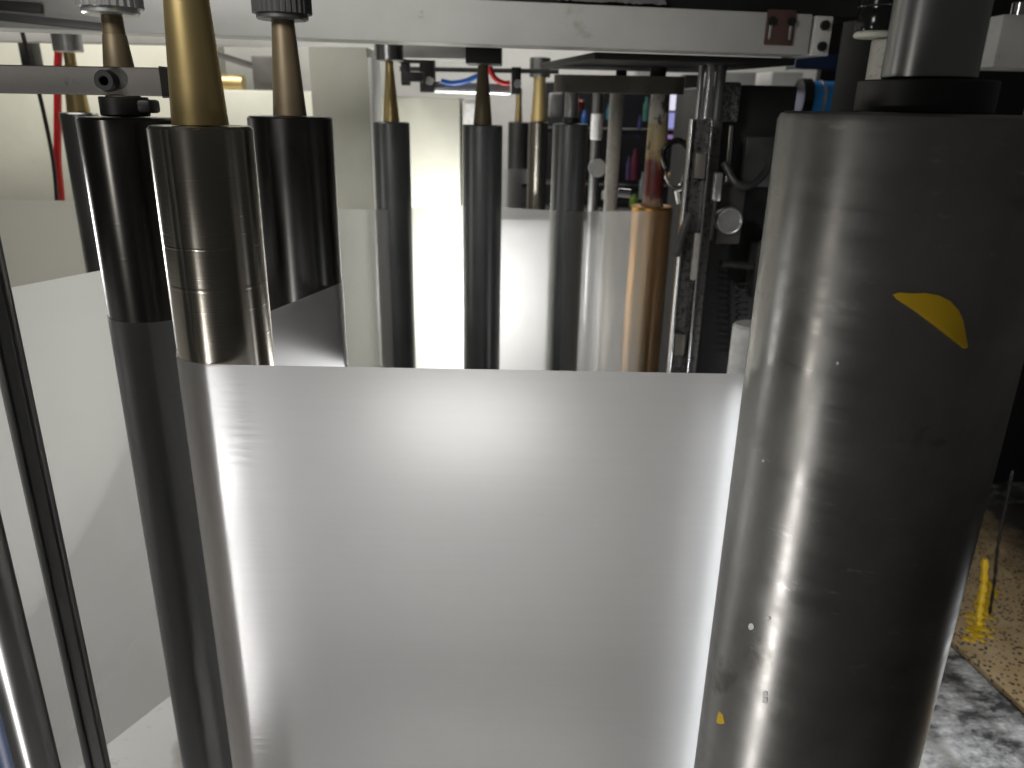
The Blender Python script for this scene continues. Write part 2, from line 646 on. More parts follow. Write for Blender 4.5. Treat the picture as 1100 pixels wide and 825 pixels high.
def px_h(z):  # height above the floor of a level given relative to the camera
    return H + z


def roller(label, x, y, r, ztop, mat, shaft_mat, shaft, chuck=None, collar=None, group=GR, name="guide_roller"):
    """shaft = list of (radius, z above the roller top); chuck = (radius, z0, z1, material, flutes)"""
    t = thing(name, label, "roller", (x, y, 0), group)
    obj("body", solid([(r, ZB), (r, ztop)], 96, 0.002), mat, t)
    obj("lower_journal", solid([(r * 0.45, 0.0), (r * 0.45, ZB - 0.001)], 32), "grey_steel", t)
    pr = [(q, ztop + 0.0005 + dz) for q, dz in shaft]
    obj("shaft", solid(pr, 48, 0.0006), shaft_mat, t)
    if chuck:
        cr, c0, c1, cm, flutes = chuck
        bm = solid([(cr, ztop + c0), (cr, ztop + c1)], 48, 0.0015)
        if flutes:
            for i in range(flutes):
                g = 2 * math.pi * i / flutes
                tube([(cr * math.cos(g), cr * math.sin(g), ztop + c0 + 0.006), (cr * math.cos(g), cr * math.sin(g), ztop + c1)], cr * 0.16, 8, bm)
        obj("chuck", bm, cm, t)
    if collar:
        kr, k0, k1 = collar
        bm = solid([(kr, ztop + k0), (kr, ztop + k1)], 48, 0.001)
        obj("collar", bm, "black", t)
    return t


# ------------------------------------------------------------------ floor
fl = obj("floor", box(-5, 5, -2, 7, -0.1, 0, 0), "floor", smooth=False)
fl["kind"] = "structure"

ZW = H - 0.2066              # upper edge of the web
ZWB = H - 0.858              # lower edge of the web

# ------------------------------------------------------------------ near rollers
A = (-0.251, 0.642, 0.040)
Bq = (-0.368, 0.764, 0.0425)
Cq = (-0.257, 0.920, 0.047)
G = (0.255, 0.516, 0.086)
ta = H - 0.0206
roller("bright turned steel roller with thick gold cone shaft, nearest one on the left", A[0], A[1], A[2], ta, "steel", "gold",
       [(0.0215, 0.0), (0.0208, 0.012), (0.0150, 0.115), (0.0150, 0.16)])
tb = at(140, 126, Bq[1]).z
dzb = lambda y: at(140, y, Bq[1]).z - tb
rb = roller("black roller with a black clamp collar, just behind the bright gold-shafted one", Bq[0], Bq[1], Bq[2], tb, "black_steel", "bronze",
       [(0.0165, 0.0), (0.0128, dzb(68)), (0.0102, dzb(39)), (0.0096, dzb(38)), (0.0090, dzb(17))],
       (0.0245, dzb(17), dzb(-40), "alu", 26), (0.0215, 0.001, dzb(104)))
bm = box(0.010, 0.029, -0.012, 0.012, tb + 0.004, tb + 0.016, 0.003)
obj("clamp_lug", bm, "black", rb)
tc = at(311, 125, Cq[1]).z
dzc = lambda y: at(311, y, Cq[1]).z - tc
roller("black roller with brown cone shaft and fluted dark chuck, right behind the bright one", Cq[0], Cq[1], Cq[2], tc, "black_steel", "bronze",
       [(0.0185, 0.0), (0.0118, dzc(20)), (0.0115, dzc(18))], (0.0275, dzc(22), dzc(-50), "dark_grey", 30))

# ------------------------------------------------------------------ printing cylinder
tg = at(840, 119, G[1] - 0.03).z
g = thing("printing_cylinder", "huge dark worn metal cylinder with a yellow scrap stuck on it, at right front", "cylinder", (G[0], G[1], 0))
obj("body", lathe([(0, ZB), (G[2] - 0.004, ZB), (G[2], ZB + 0.004), (G[2], tg - 0.005), (G[2] - 0.0015, tg - 0.0015), (G[2] - 0.005, tg), (0, tg)], 160), "cyl", g)
obj("lower_journal", solid([(0.035, 0), (0.035, ZB - 0.001)], 48), "grey_steel", g)
obj("collar", solid([(0.040, tg + 0.0002), (0.040, tg + 0.019)], 64, 0.0008), "black", g)
obj("shaft", solid([(0.0272, tg + 0.0195), (0.0268, tg + 0.2)], 64, 0.0015), "grey_steel", g)


def on_cyl(px, py):
    """where the sight line through a pixel meets the printing cylinder"""
    d = ray(px, py)
    ox, oy = -G[0], -G[1]
    aa = d.x ** 2 + d.y ** 2
    bb = 2 * (ox * d.x + oy * d.y)
    cc = ox * ox + oy * oy - G[2] ** 2
    s = (-bb - math.sqrt(bb * bb - 4 * aa * cc)) / (2 * aa)
    q = d * s
    return math.atan2(q.y - G[1], q.x - G[0]), q.z + H


def patch(name, pts, mat, lift=0.0008, sub=5):
    """thin scrap stuck to the cylinder: outline of (angle, z) points, bent round the surface"""
    b = bmesh.new()
    c = [sum(q[i] for q in pts) / len(pts) for i in (0, 1)]
    rows = []
    for j in range(sub + 1):
        s = j / sub
        if j == 0:
            rows.append([(c[0], c[1])])
        else:
            rows.append([(c[0] + (q[0] - c[0]) * s, c[1] + (q[1] - c[1]) * s) for q in pts])
    def pos(q, l):
        return Vector(((G[2] + l) * math.cos(q[0]), (G[2] + l) * math.sin(q[0]), q[1]))
    V = [[b.verts.new(pos(q, lift)) for q in row] for row in rows]
    n = len(pts)
    for k in range(n):
        b.faces.new((V[0][0], V[1][k], V[1][(k + 1) % n]))
        for j in range(1, sub):
            b.faces.new((V[j][k], V[j + 1][k], V[j + 1][(k + 1) % n], V[j][(k + 1) % n]))
    low = [b.verts.new(pos(q, 0)) for q in rows[-1]]
    for k in range(n):
        b.faces.new((V[-1][k], low[k], low[(k + 1) % n], V[-1][(k + 1) % n]))
    return obj(name, b, mat, g)


yl = [(959, 316), (966, 314), (980, 315), (994, 314.5), (1008, 317), (1020, 323), (1029, 333), (1034, 344), (1036, 356), (1039, 373), (1035, 374), (1022, 364), (1000, 347), (980, 332), (963, 321)]
patch("yellow_scrap", [on_cyl(*q) for q in yl], "yellow")
patch("yellow_chip", [on_cyl(*q) for q in [(773, 764), (777, 768), (779, 777), (774, 778), (770, 776), (771, 770)]], "yellow", 0.0005, 2)
for cx, cy, rr in ((807, 673, 3.4), (825, 664, 2.6), (822, 745, 2.9), (822, 752, 3.2), (900, 390, 1.6), (820, 495, 1.4)):
    a0 = random.random() * 6
    patch("white_speck", [on_cyl(cx + rr * (0.8 + 0.3 * random.random()) * math.cos(a0 + q), cy + rr * math.sin(a0 + q) * 1.1) for q in [i * math.pi / 4 for i in range(8)]], "speck", 0.0005, 2)

# ------------------------------------------------------------------ the web over the near rollers
e = 0.0009
rA, rB, rC, rG = A[2] + e, Bq[2] + e, Cq[2] + e, G[2] + e
plan = arc(G[0], G[1], rG, 5, 90, 2)


def tangent(P, r1, Q, r2, sign):
    d = Vector((Q[0] - P[0], Q[1] - P[1]))
    return math.degrees(math.atan2(d.y, d.x)) + sign * math.degrees(math.asin((r1 + r2) / d.length))


dAC = tangent(A, rA, Cq, rC, -1)
dCB = tangent(Cq, rC, Bq, rB, 1)
if dCB < 0:
    dCB += 360
plan += arc(A[0], A[1], rA, 270, dAC + 90, 2)
plan += arc(Cq[0], Cq[1], rC, dAC - 90, dCB - 90, 2)
plan += arc(Bq[0], Bq[1], rB, dCB + 90, 170, 2)
plan.append((-0.355, 1.10))
f1 = obj("plastic_film", sheet(dense(plan), ZWB, ZW, 40), "film")
tag(f1, "wide milky film stretched between the gold-shafted roller and the huge dark cylinder", "film", "film webs running through the press")

# left web
f2 = obj("plastic_film", sheet(dense([(-0.80, 0.40), (-0.573, 0.856), (-0.524, 0.954), (-0.465, 1.072)]), ZWB - 0.018, ZW, 40), "film_white")
tag(f2, "pale film web at far left, behind the two slim dark rods", "film", "film webs running through the press")

# ------------------------------------------------------------------ slim uprights at far left
x, y, r = cylpx(42.5, 74, 606, 0.56)
t = thing("slotted_rail", "slim black upright rail with grooves and gleaming edge at far left", "rail", (x, y, 0))
bm = bmesh.new()
prof = []
for i in range(48):
    g_ = 2 * math.pi * i / 48
    rr = r
    if i % 8 == 5:
        rr = r * 0.8
    prof.append((rr * math.cos(g_), rr * math.sin(g_)))
zt = at(2, 262, y).z
lo = [bm.verts.new((q[0], q[1], 0)) for q in prof]
hi = [bm.verts.new((q[0], q[1], zt + 0.25)) for q in prof]
for i in range(48):
    bm.faces.new((lo[i], lo[(i + 1) % 48], hi[(i + 1) % 48], hi[i]))
bm.faces.new(hi)
bm.faces.new(lo[::-1])
obj("rail_body", bm, "grey_steel", t)
x, y, r = cylpx(14, 66, 825, 0.50)
t = thing("upright_tube", "thick grey steel tube in the bottom left corner", "tube", (x, y, 0))
obj("tube_body", solid([(r, 0), (r, 1.15)], 64), "grey_steel", t)
x, y, r = cylpx(-40, 16, 825, 0.47)
t = thing("upright_tube", "blue upright pipe standing in for a blue reflection at the left edge, partly behind the thick grey tube", "tube", (x - 0.004, y + 0.03, 0))
obj("tube_body", solid([(r, 0), (r, 1.15)], 64), "bluepaint", t)  # dark blue reflection beside the grey tube, shaped as a pipe

# ------------------------------------------------------------------ clamped bar over the black roller
yb = 0.70
b0, b1 = at(-60, 84, yb - 0.0), at(178, 88.5, yb)
t = thing("clamp_bar", "grey milled flat bar with a bolt, crossing at upper left", "bar", (b1.x, b1.y, 0))
o = obj("bar_body", beambox(Vector((b0.x, b0.y, b0.z)), b1, 0.018, 0.0225, 0.0012), "grey_bar", None)
o.location = -Vector((b1.x, b1.y, 0)); o.parent = t
bp_ = at(117, 87, yb - 0.010) - Vector((b1.x, b1.y, 0))
bm = lathe([(0, 0.004), (0.0036, 0.004), (0.0036, 0.0125), (0.0042, 0.013), (0.0078, 0.013), (0.0085, 0.012), (0.0085, 0.0), (0, 0)], 32)
bmesh.ops.rotate(bm, verts=bm.verts, cent=(0, 0, 0), matrix=Matrix.Rotation(math.radians(90), 3, "X"))
obj("bolt", bm, "black", t, bp_ + Vector((0, 0.004, 0)))

# ------------------------------------------------------------------ far rollers
YD, YE, YF, YC = 1.630, 1.640, 1.652, 1.700
xd, _, rd = cylpx(400.5, 440, 130, YD)
xe, _, re = cylpx(497, 540, 135, YE)
xf, _, rf = cylpx(594, 632, 135, YF)
xc, _, rc = cylpx(678, 722, 225, YC)


def tall(Y, px):
    z0 = at(*px, Y).z
    return z0, (lambda yy: at(px[0], yy, Y).z - z0)


zt, dz = tall(YD, (419, 131))
roller("slim black roller with gold cone shaft under a grey chuck, beside the cream column", xd, YD, rd, zt, "dark_steel", "gold",
       [(0.0165, 0), (0.0080, dz(72)), (0.0080, dz(66))], (0.028, dz(65.5), dz(34), "grey_steel", 0))
zt, dz = tall(YE, (518, 134))
roller("plain black roller with dark brown cone shaft, middle of the picture", xe, YE, re, zt, "dark_steel", "bronze",
       [(0.0190, 0), (0.0100, dz(72)), (0.0100, dz(69.5))])
zt, dz = tall(YF, (613, 133))
rf_t = roller("black roller with grey steel shaft under the rounded arm, right of the middle", xf, YF, rf, zt, "dark_steel", "grey_steel",
       [(0.0135, 0), (0.0135, dz(99))], None, (0.017, 0.001, 0.012))
zt, dz = tall(YC, (702, 221))
roller("copper coloured roller with ink-caked shaft, half seen at right of the middle", xc, YC, rc, zt, "copper", "rust_shaft",
       [(0.026, 0), (0.022, 0.006), (0.0215, dz(150)), (0.0195, dz(100)), (0.0195, dz(98))])
x, y, r = cylpx(546, 568, 131, 2.75)
zt, dz = tall(2.75, (557, 131))
roller("small far black roller with brass shaft, between the middle roller and a thin one", x, y, r, zt, "dark_steel", "gold", [(0.013, 0), (0.010, dz(112)), (0.010, dz(95))])
x, y, r = cylpx(568, 589, 131, 2.3)
zt, dz = tall(2.3, (578, 131))
roller("thin far steel roller with worn brass shaft, left of the rounded arm", x, y, r, zt, "steel", "gold", [(0.022, 0), (0.017, dz(95)), (0.017, dz(83))],
       (0.029, dz(83), dz(62), "grey_steel", 0))
xh, yh, rh = cylpx(63, 106, 121, 1.60)
zt, dz = tall(1.6, (84, 121))
roller("grey roller with brass shaft and silver chuck, behind the black one at far left", xh, yh, rh, zt, "grey_steel", "gold",
       [(0.0210, 0), (0.0150, dz(72)), (0.0105, dz(70)), (0.0105, dz(57))], (0.0265, dz(56), dz(22), "alu", 0))

GF = "film webs running through the press"
plan = rounded([(-0.52, 1.60), (-0.26, YD - rd - 0.003), (-0.135, 1.690), (xe, YE + re + 0.0015), (xf, YF - rf - 0.0015)], 0.02) + arc(xc, YC, rc + 0.0015, 285, 400, 5)
o = obj("plastic_film", sheet(dense(plan), ZWB, ZW, 30), "film_clear")
tag(o, "hazy see-through film in the middle distance, passing behind the plain black roller", "film", GF)
plan = [(-1.75, 1.60), (xh, 1.60 + rh + 0.004), (xh + 0.3, 1.66)]
o = obj("plastic_film", sheet(dense(plan), ZWB, ZW, 20), "film_white")
tag(o, "pale film hiding the lower ends of the red hose and black cable at left", "film", GF)
plan = [(-0.05, 2.70), (0.06, 2.70)]
o = obj("plastic_film", sheet(dense(plan), ZWB, ZW, 10), "film_clear")
tag(o, "narrow hazy film over the lower part of the small far black roller", "film", GF)

# ------------------------------------------------------------------ the cross beam
zu = at(640, 53, 1.34).z
bmh = 0.062


def edge_at(px, z, guess):
    """point of level z on the sight line, for the beam's front lower edge"""
    py = guess
    q = atz(px, py, z)
    return q


L0, R0 = atz(120, 34.5, zu), atz(868, 59.5, zu)
d = (R0 - L0).normalized()
L0 = L0 - d * 0.75
nrm = Vector((-d.y, d.x, 0))
depth = 0.07


def prism(pts, z0, z1, bev=0.003):
    b = bmesh.new()
    lo = [b.verts.new((q.x, q.y, z0)) for q in pts]
    hi = [b.verts.new((q.x, q.y, z1)) for q in pts]
    n = len(pts)
    b.faces.new(lo[::-1]); b.faces.new(hi)
    for i in range(n):
        b.faces.new((lo[i], lo[(i + 1) % n], hi[(i + 1) % n], hi[i]))
    if bev:
        bmesh.ops.bevel(b, geom=b.edges[:], offset=bev, segments=2, affect="EDGES", profile=0.5)
    return b


t = thing("cross_beam", "long grey-white painted beam across the top, stained near the middle", "beam", (0, 0, 0))
obj("beam_body", prism([L0, R0, R0 + nrm * depth, L0 + nrm * depth], zu, zu + bmh), "beam", t)
ra = atz(-60, 46, zu); rb_ = at(406, 52, 2.0)
rl = obj("rear_flange", box(at(-500, 50, 2.0).x, rb_.x, 2.0, 2.02, at(330, 51.5, 2.0).z, zu + 0.16, 0.004), "white", t)
_m = MT["beam"].copy(); _nt = _m.node_tree; _b = _nt.nodes["Principled BSDF"]
_src = _b.inputs["Base Color"].links[0].from_socket
_q = at(612, 27, 1.34)
_v = coords(_nt, (1, 1, 1))
_ds = N(_nt, "ShaderNodeVectorMath", operation="DISTANCE")
_nt.links.new(_v, _ds.inputs[0]); _ds.inputs[1].default_value = _q
_ns = noise(_nt, _v, 45, 6, 0.65)
_ma = N(_nt, "ShaderNodeMath", operation="MULTIPLY_ADD")
_nt.links.new(_ns, _ma.inputs[0]); _ma.inputs[1].default_value = 0.09; _nt.links.new(_ds.outputs["Value"], _ma.inputs[2])
_f = ramp(_nt, _ma.outputs[0], 0.066, (0.45, 0.45, 0.45), 0.084, (0, 0, 0))
_mx = N(_nt, "ShaderNodeMix", data_type="RGBA")
_nt.links.new(_f, _mx.inputs["Factor"]); _nt.links.new(_src, _mx.inputs["A"]); _mx.inputs["B"].default_value = (0.25, 0.22, 0.13, 1)
_nt.links.new(_mx.outputs["Result"], _b.inputs["Base Color"])
t.children[0].data.materials[0] = _m
# brown slotted plate and bolted end block
q0, q1 = atz(826, 57, zu), atz(857, 58, zu)
q0 = L0 + d * ((q0 - L0).dot(d)); q1 = L0 + d * ((q1 - L0).dot(d))
off = -nrm * 0.004
br = thing("bracket_plate", "brown plate with two slot screws on the right end of the beam", "bracket", (0, 0, 0))
obj("plate", prism([q0 + off, q1 + off, q1 - nrm * 0.0005, q0 - nrm * 0.0005], zu + 0.014, zu + 0.066, 0.001), "brown", br)
for s in (0.14, 0.84):
    c = q0 + (q1 - q0) * s - nrm * 0.0042
    bm = tube([c + Vector((0, 0, zu + 0.049 - c.z)), c - nrm * 0.005 + Vector((0, 0, zu + 0.049 - c.z))], 0.0065, 16)
    obj("screw", bm, "black", br)
    k0 = c + Vector((0, 0, zu + 0.022 - c.z)); k1 = c + Vector((0, 0, zu + 0.043 - c.z))
    obj("slot", beambox(k0 - nrm * 0.0008, k1 - nrm * 0.0008, 0.0045, 0.002, 0.0008), "alu", br)
e0 = R0 + d * 0.006
e1 = e0 + d * 0.031
eb = thing("end_block", "small white bolted block closing the right end of the beam", "block", (0, 0, 0))
obj("block_body", prism([e0, e1, e1 + nrm * 0.1, e0 + nrm * 0.1], zu + 0.0, zu + 0.06, 0.002), "white", eb)
for z in (0.014, 0.046):
    c = (e0 + e1) / 2
    c.z = zu + z
    obj("bolt", tube([c, c - nrm * 0.006], 0.0075, 16), "black", eb)

# dark housing above the beam and the lamp-lit film scrap on it
t = thing("upper_housing", "black machine housing lying along the top of the beam", "housing", (0, 0, 0))
h0 = L0 + d * ((atz(380, 42, zu) - L0).dot(d)) + nrm * 0.03
h1 = L0 + d * ((atz(985, 58, zu) - L0).dot(d)) + nrm * 0.03
obj("housing_body", prism([h0, h1, h1 + nrm * 0.4, h0 + nrm * 0.4], zu + bmh + 0.0005, zu + bmh + 0.3), "black", t)
s0 = L0 + d * ((atz(597, 50, zu) - L0).dot(d)); s1 = L0 + d * ((atz(715, 54, zu) - L0).dot(d))
bm = bmesh.new()
rows = []
for i in range(41):
    s = i / 40
    q = s0.lerp(s1, s) - nrm * 0.0
    rows.append([bm.verts.new((q.x + nrm.x * (0.002 + 0.006 * j), q.y + nrm.y * (0.002 + 0.006 * j) , zu + bmh + 0.004 + 0.005 * j + random.uniform(-0.0012, 0.0012))) for j in range(5)])
for a_, b_ in zip(rows, rows[1:]):
    for j in range(4):
        bm.faces.new((a_[j], b_[j], b_[j + 1], a_[j + 1]))
o = obj("film_scrap", bm, flat("shiny scrap", (0.75, 0.72, 0.72), 0.15, 0.7), None)
tag(o, "crumpled shiny film scrap lying on the beam at the top edge", "scrap")

u0_ = L0 + d * ((atz(655, 52, zu) - L0).dot(d)) + nrm * 0.075
u1_ = L0 + d * ((atz(890, 59, zu) - L0).dot(d)) + nrm * 0.075
o = obj("soot_plate", prism([u0_, u1_, u1_ + nrm * 0.40, u0_ + nrm * 0.40], zu - 0.012, zu - 0.0005, 0.002), "black")
tag(o, "sooty black plate under the right half of the beam", "plate")
# slanted dark straps on the left end of the beam
for lab, qa, qb, hh in (("broad black strap slanting across the top left corner", (-60, 2), (44, 9), 0.02), ("dark grey strap slanting under the broad black strap, top left", (-40, 14), (118, 30), 0.016)):
    va, vb = at(*qa, 1.10), at(*qb, 1.16)
    o = obj("slanted_strap", beambox(va, vb, 0.012, hh * 0.62, 0.001), "dark_grey", None)
    tag(o, lab, "strap")

# ------------------------------------------------------------------ column, panels, walls
YK = 1.76
k0, k1 = at(334, 100, YK), at(396, 100, YK)
t = thing("cream_column", "plain cream painted column under the beam, left of the slim black roller", "column", (0, 0, 0))
obj("column_body", box(k0.x, k1.x, YK, YK + 0.12, 0, at(370, 50, YK).z, 0.003), "cream", t)
k2, k3 = at(396.5, 100, YK), at(401.5, 100, YK)
obj("edge_trim", box(k2.x, k3.x, YK - 0.004, YK + 0.1, 0, at(398, 62, YK).z, 0.002), "white", t)

w0, w1 = at(-400, 100, 2.3), at(336, 100, 2.3)
t = obj("wall_panel", box(w0.x, at(238, 100, 2.3).x, 2.3, 2.36, 0, 1.45, 0.004), "cream")
tag(t, "large cream panel behind the hose and rods on the left", "panel")
t = obj("low_cabinet", box(at(200, 100, 2.2).x, at(345, 100, 2.2).x, 2.2, 2.29, 0, at(280, 97, 2.2).z, 0.006), "cream")
tag(t, "cream cabinet behind the gold cone, with small fittings on top", "cabinet")
zc = at(280, 97, 2.2).z
t = obj("wall_panel", box(at(238, 100, 2.75).x, at(400, 100, 2.75).x, 2.75, 2.8, 0, 1.6, 0.004), "white")
tag(t, "white rear wall panel seen over the cream cabinet", "panel")
# fittings on the cabinet
t = obj("brass_cylinder", tube([at(240, 89, 2.24), at(262, 90, 2.24)], 0.022, 24), "gold")
t.location.z = 0
tag(t, "small brass cylinder lying on the cream cabinet", "fitting")
o = obj("angle_iron", beambox(at(228, 57, 2.25), at(288, 76, 2.25), 0.03, 0.016, 0.001), "grey_bar")
tag(o, "grey angle iron sloping down over the cream cabinet", "bracket")
bm = box(at(272, 90, 2.22).x, at(296, 90, 2.22).x, 2.22, 2.26, zc + 0.001, at(280, 60, 2.22).z, 0.003)
o = obj("mounting_bracket", bm, "grey_bar")
tag(o, "upright grey bracket at the right of the cream cabinet top", "bracket")

# white drum cover behind the web
YR = 2.05
d0, d1 = at(398, 105, YR), at(494, 105, YR)
zt = at(470, 104, YR).z
t = thing("drum_cover", "cream rounded cover between the slim roller and the middle roller", "cover", (0, 0, 0))
obj("cover_body", box(d0.x, d1.x, YR, YR + 0.3, 0, zt, 0.006), "cream", t)
d2, d3 = at(496, 105, YR), at(517, 105, YR)
obj("cover_side", box(d2.x, d3.x, YR - 0.004, YR + 0.3, 0, zt - 0.002, 0.016, None, 4), "paper", t)
q0, q1 = at(522, 100, 2.12), at(640, 100, 2.12)
o = obj("bounce_panel", box(q0.x, q1.x, 2.12, 2.14, 0.05, at(560, 236, 2.12).z, 0.003), flat("grey bounce panel", (0.34, 0.34, 0.34), 0.6))  # reflector added behind the hazy film to brighten it
tag(o, "low pale bounce panel added behind the hazy film, right of the middle roller", "plate")
# rear white wall behind the pneumatic cylinder
w0, w1 = at(396, 100, 3.2), at(770, 100, 3.2)

# ------------------------------------------------------------------ hoses, cable at left
def drop(name, label, cat, pts, r, mat, Y):
    q = smooth_path([at(a_, b_, Y) for a_, b_ in pts], 8)
    o = obj(name, tube(q, r, 12), mat)
    tag(o, label, cat)
    return o


drop("red_hose", "bright red hose hanging behind the grey bar at far left", "hose", [(63, 52), (62, 80), (62, 120), (62, 170), (65, 205), (69, 260), (80, 400)], 0.0085, "red", 1.85)
drop("black_cable", "thin black cable hanging left of the red hose", "cable", [(24, 35), (32, 65), (42, 100), (52, 145), (58, 180), (61, 215), (66, 300), (80, 400)], 0.0045, "black", 1.80)
o = obj("cable_duct", box(at(19, 50, 2.1).x, at(34, 50, 2.1).x, 2.1, 2.14, at(25, 74, 2.1).z, at(25, 36, 2.1).z, 0.003), "black")
tag(o, "short black duct beside the cable under the beam at far left", "duct")

# ------------------------------------------------------------------ pneumatic cylinder with hoses
YP = 1.95
t = thing("pneumatic_cylinder", "small silver pneumatic cylinder with black end blocks hanging under the beam", "cylinder", (0, 0, 0))
for y_, rr in ((95, 0.011), (90, 0.006)):
    obj("barrel", tube([at(466, y_, YP), at(548, y_ + 3, YP)], rr, 20), "alu", t)
for px0, px1, py0, py1 in ((451, 466, 62, 99), (549, 560, 72, 101)):
    q0, q1 = at(px0, py1, YP - 0.02), at(px1, py0, YP - 0.02)
    obj("end_block", box(q0.x, q1.x, YP - 0.02, YP + 0.02, q0.z, q1.z, 0.002), "black", t)
for c in ((462, 87), (556, 90)):
    q = at(*c, YP - 0.025)
    obj("fitting", tube([q, q + Vector((0, -0.02, 0))], 0.009, 16), "alu", t)
drop("blue_hose", "blue air hose curving off the silver pneumatic cylinder", "hose", [(474, 87), (486, 89), (500, 87), (512, 82), (522, 78), (530, 75)], 0.006, "blue", YP - 0.05)
drop("red_hose", "short red air hose bending down to the silver pneumatic cylinder", "hose", [(526, 70), (528, 78), (533, 85), (541, 89), (548, 89)], 0.006, "red", YP - 0.06)
ym = 1.60
q0, q1 = at(501, 69, ym), at(539, 50, ym)
o = obj("mounting_block", box(q0.x, q1.x, ym - 0.03, ym + 0.07, q0.z, zu + 0.02, 0.002), "black")
tag(o, "square black block holding the middle roller's shaft under the beam", "block")
q0, q1 = at(430, 68, 1.9), at(452, 52, 1.9)
bm = box(q0.x, q1.x, 1.86, 1.9, q0.z, q1.z, 0.002)
qa, qb = at(433, 92, 1.9), at(441, 66, 1.9)
box(qa.x, qb.x, 1.87, 1.895, qa.z, qb.z, 0.002, bm)
qa, qb = at(433, 88, 1.9), at(456, 78, 1.9)
box(qa.x, qb.x, 1.865, 1.89, qa.z, qb.z, 0.002, bm)
o = obj("hanging_bracket", bm, "black")
tag(o, "black stepped bracket hanging left of the silver pneumatic cylinder", "bracket")
q0, q1 = at(440, 63, 1.75), at(500, 45, 1.72)
o = obj("junction_box", box(at(431, 55, 1.74).x, at(500, 55, 1.74).x, 1.74, 1.80, at(460, 63, 1.74).z, zu + 0.03, 0.004), "white")
tag(o, "white box fixed under the beam left of the square black block", "box")
o = obj("side_rail", beambox(at(430, 74, 2.0), at(600, 77, 2.0), 0.02, 0.01, 0.001), "dark_grey")
tag(o, "long thin grey rail running above the silver pneumatic cylinder", "rail")

# ------------------------------------------------------------------ rounded arm with its rods
YA = 1.652
q0, q1 = at(608, 90, YA), at(722, 92, YA)
t = thing("pivot_arm", "long rounded brown-grey arm hanging below the beam right of the middle", "arm", (0, 0, 0))
bm = bmesh.new()
hw, hz = 0.024, 0.0165
out = []
for i in range(13):
    an = math.pi / 2 + math.pi * i / 12
    out.append((q0.x + hw * math.cos(an), q0.y + hw * math.sin(an)))
for i in range(13):
    an = -math.pi / 2 + math.pi * i / 12
    out.append((q1.x + hw * math.cos(an), q1.y + hw * math.sin(an)))
slope = (q1.z - q0.z) / (q1.x - q0.x)
zz = lambda xx: q0.z + slope * (xx - q0.x)
lo = [bm.verts.new((q[0], q[1], zz(q[0]) - hz)) for q in out]
hi = [bm.verts.new((q[0], q[1], zz(q[0]) + hz)) for q in out]
for i in range(len(out)):
    j = (i + 1) % len(out)
    bm.faces.new((lo[i], lo[j], hi[j], hi[i]))
bm.faces.new(hi); bm.faces.new(lo[::-1])
obj("arm_body", bm, "dark_bar", t)
q = at(706, 92, YA)
obj("pivot_pin", solid([(0.016, zz(q.x) + hz + 0.0005), (0.016, zu - 0.0005)], 32, 0.001, None, (q.x, q.y, 0)), "black", t)
q = at(667, 88, YA)
obj("cap_screw", solid([(0.011, zz(q.x) + hz + 0.0005), (0.011, zz(q.x) + hz + 0.010)], 24, 0.001, None, (q.x, q.y, 0)), "black", t)


def rod(name, label, cat, pxa, pxb, Y, r, mat, extra=None):
    qa, qb = at(*pxa, Y), at(*pxb, Y)
    tt = thing(name, label, cat, (qa.x, Y, 0))
    obj("rod_body", solid([(r, 0.0), (r, qa.z)], 32, 0.001), mat, tt)
    return tt, qa


t, q = rod("worn_rod", "worn whitish steel rod behind the hazy film, left of the ink-caked shaft", "rod", (663, 99), (652, 240), 1.80, 0.0155, "worn")
t, q = rod("knob_rod", "grey rod with a round knob between the arm and the film", "rod", (643, 100), (636, 215), 1.95, 0.013, "grey_steel")
c = at(641, 180, 1.93) - Vector((q.x, 1.95, 0))
obj("knob", tube([c, c + Vector((0, -0.02, 0))], 0.021, 32), "alu", t)
c0 = at(641, 150, 1.95).z; c1 = at(641, 122, 1.95).z
obj("sleeve", solid([(0.0145, c0), (0.0145, c1)], 32), "paper", t)

# ------------------------------------------------------------------ machinery at right of the middle
YQ = 1.45
t = thing("linear_rail", "worn steel channel rail with bright edges, left of the black machine box", "rail", (0, 0, 0))
qt, qb = at(750, 128, YQ), at(727, 395, YQ)
wL, wR = at(739, 160, YQ).x, at(762, 160, YQ).x
ztop = at(752, 128, YQ).z
obj("channel_web", box(wL + 0.004, wR - 0.004, YQ, YQ + 0.02, 0, ztop, 0.001), "rail_grey", t)
obj("flange", box(wL, wL + 0.0036, YQ - 0.012, YQ + 0.02, 0, ztop, 0.001), "chrome", t)
obj("flange", box(wR - 0.0036, wR, YQ - 0.012, YQ + 0.02, 0, ztop, 0.001), "chrome", t)
for py, pxc in ((178, 751), (370, 729)):
    qc = at(pxc + 1, py, YQ - 0.012)
    obj("carriage", box(qc.x - 0.010, qc.x + 0.010, YQ - 0.016, YQ - 0.001, qc.z - 0.022, qc.z + 0.022, 0.002), "dark_bar", t)
for i in range(9):
    zq = ztop - 0.05 - i * 0.06
    obj("mounting_hole", tube([Vector(((wL + wR) / 2, YQ - 0.0005, zq)), Vector(((wL + wR) / 2, YQ - 0.002, zq))], 0.0035, 12), "black", t)
t = thing("machine_frame_post", "grey grimy post right beside the channel rail, under the beam", "post", (0, 0, 0))
obj("post_body", box(at(764, 140, 1.5).x, at(775, 140, 1.5).x, 1.5, 1.56, 0, at(770, 130, 1.5).z, 0.002), "rail_grey", t)
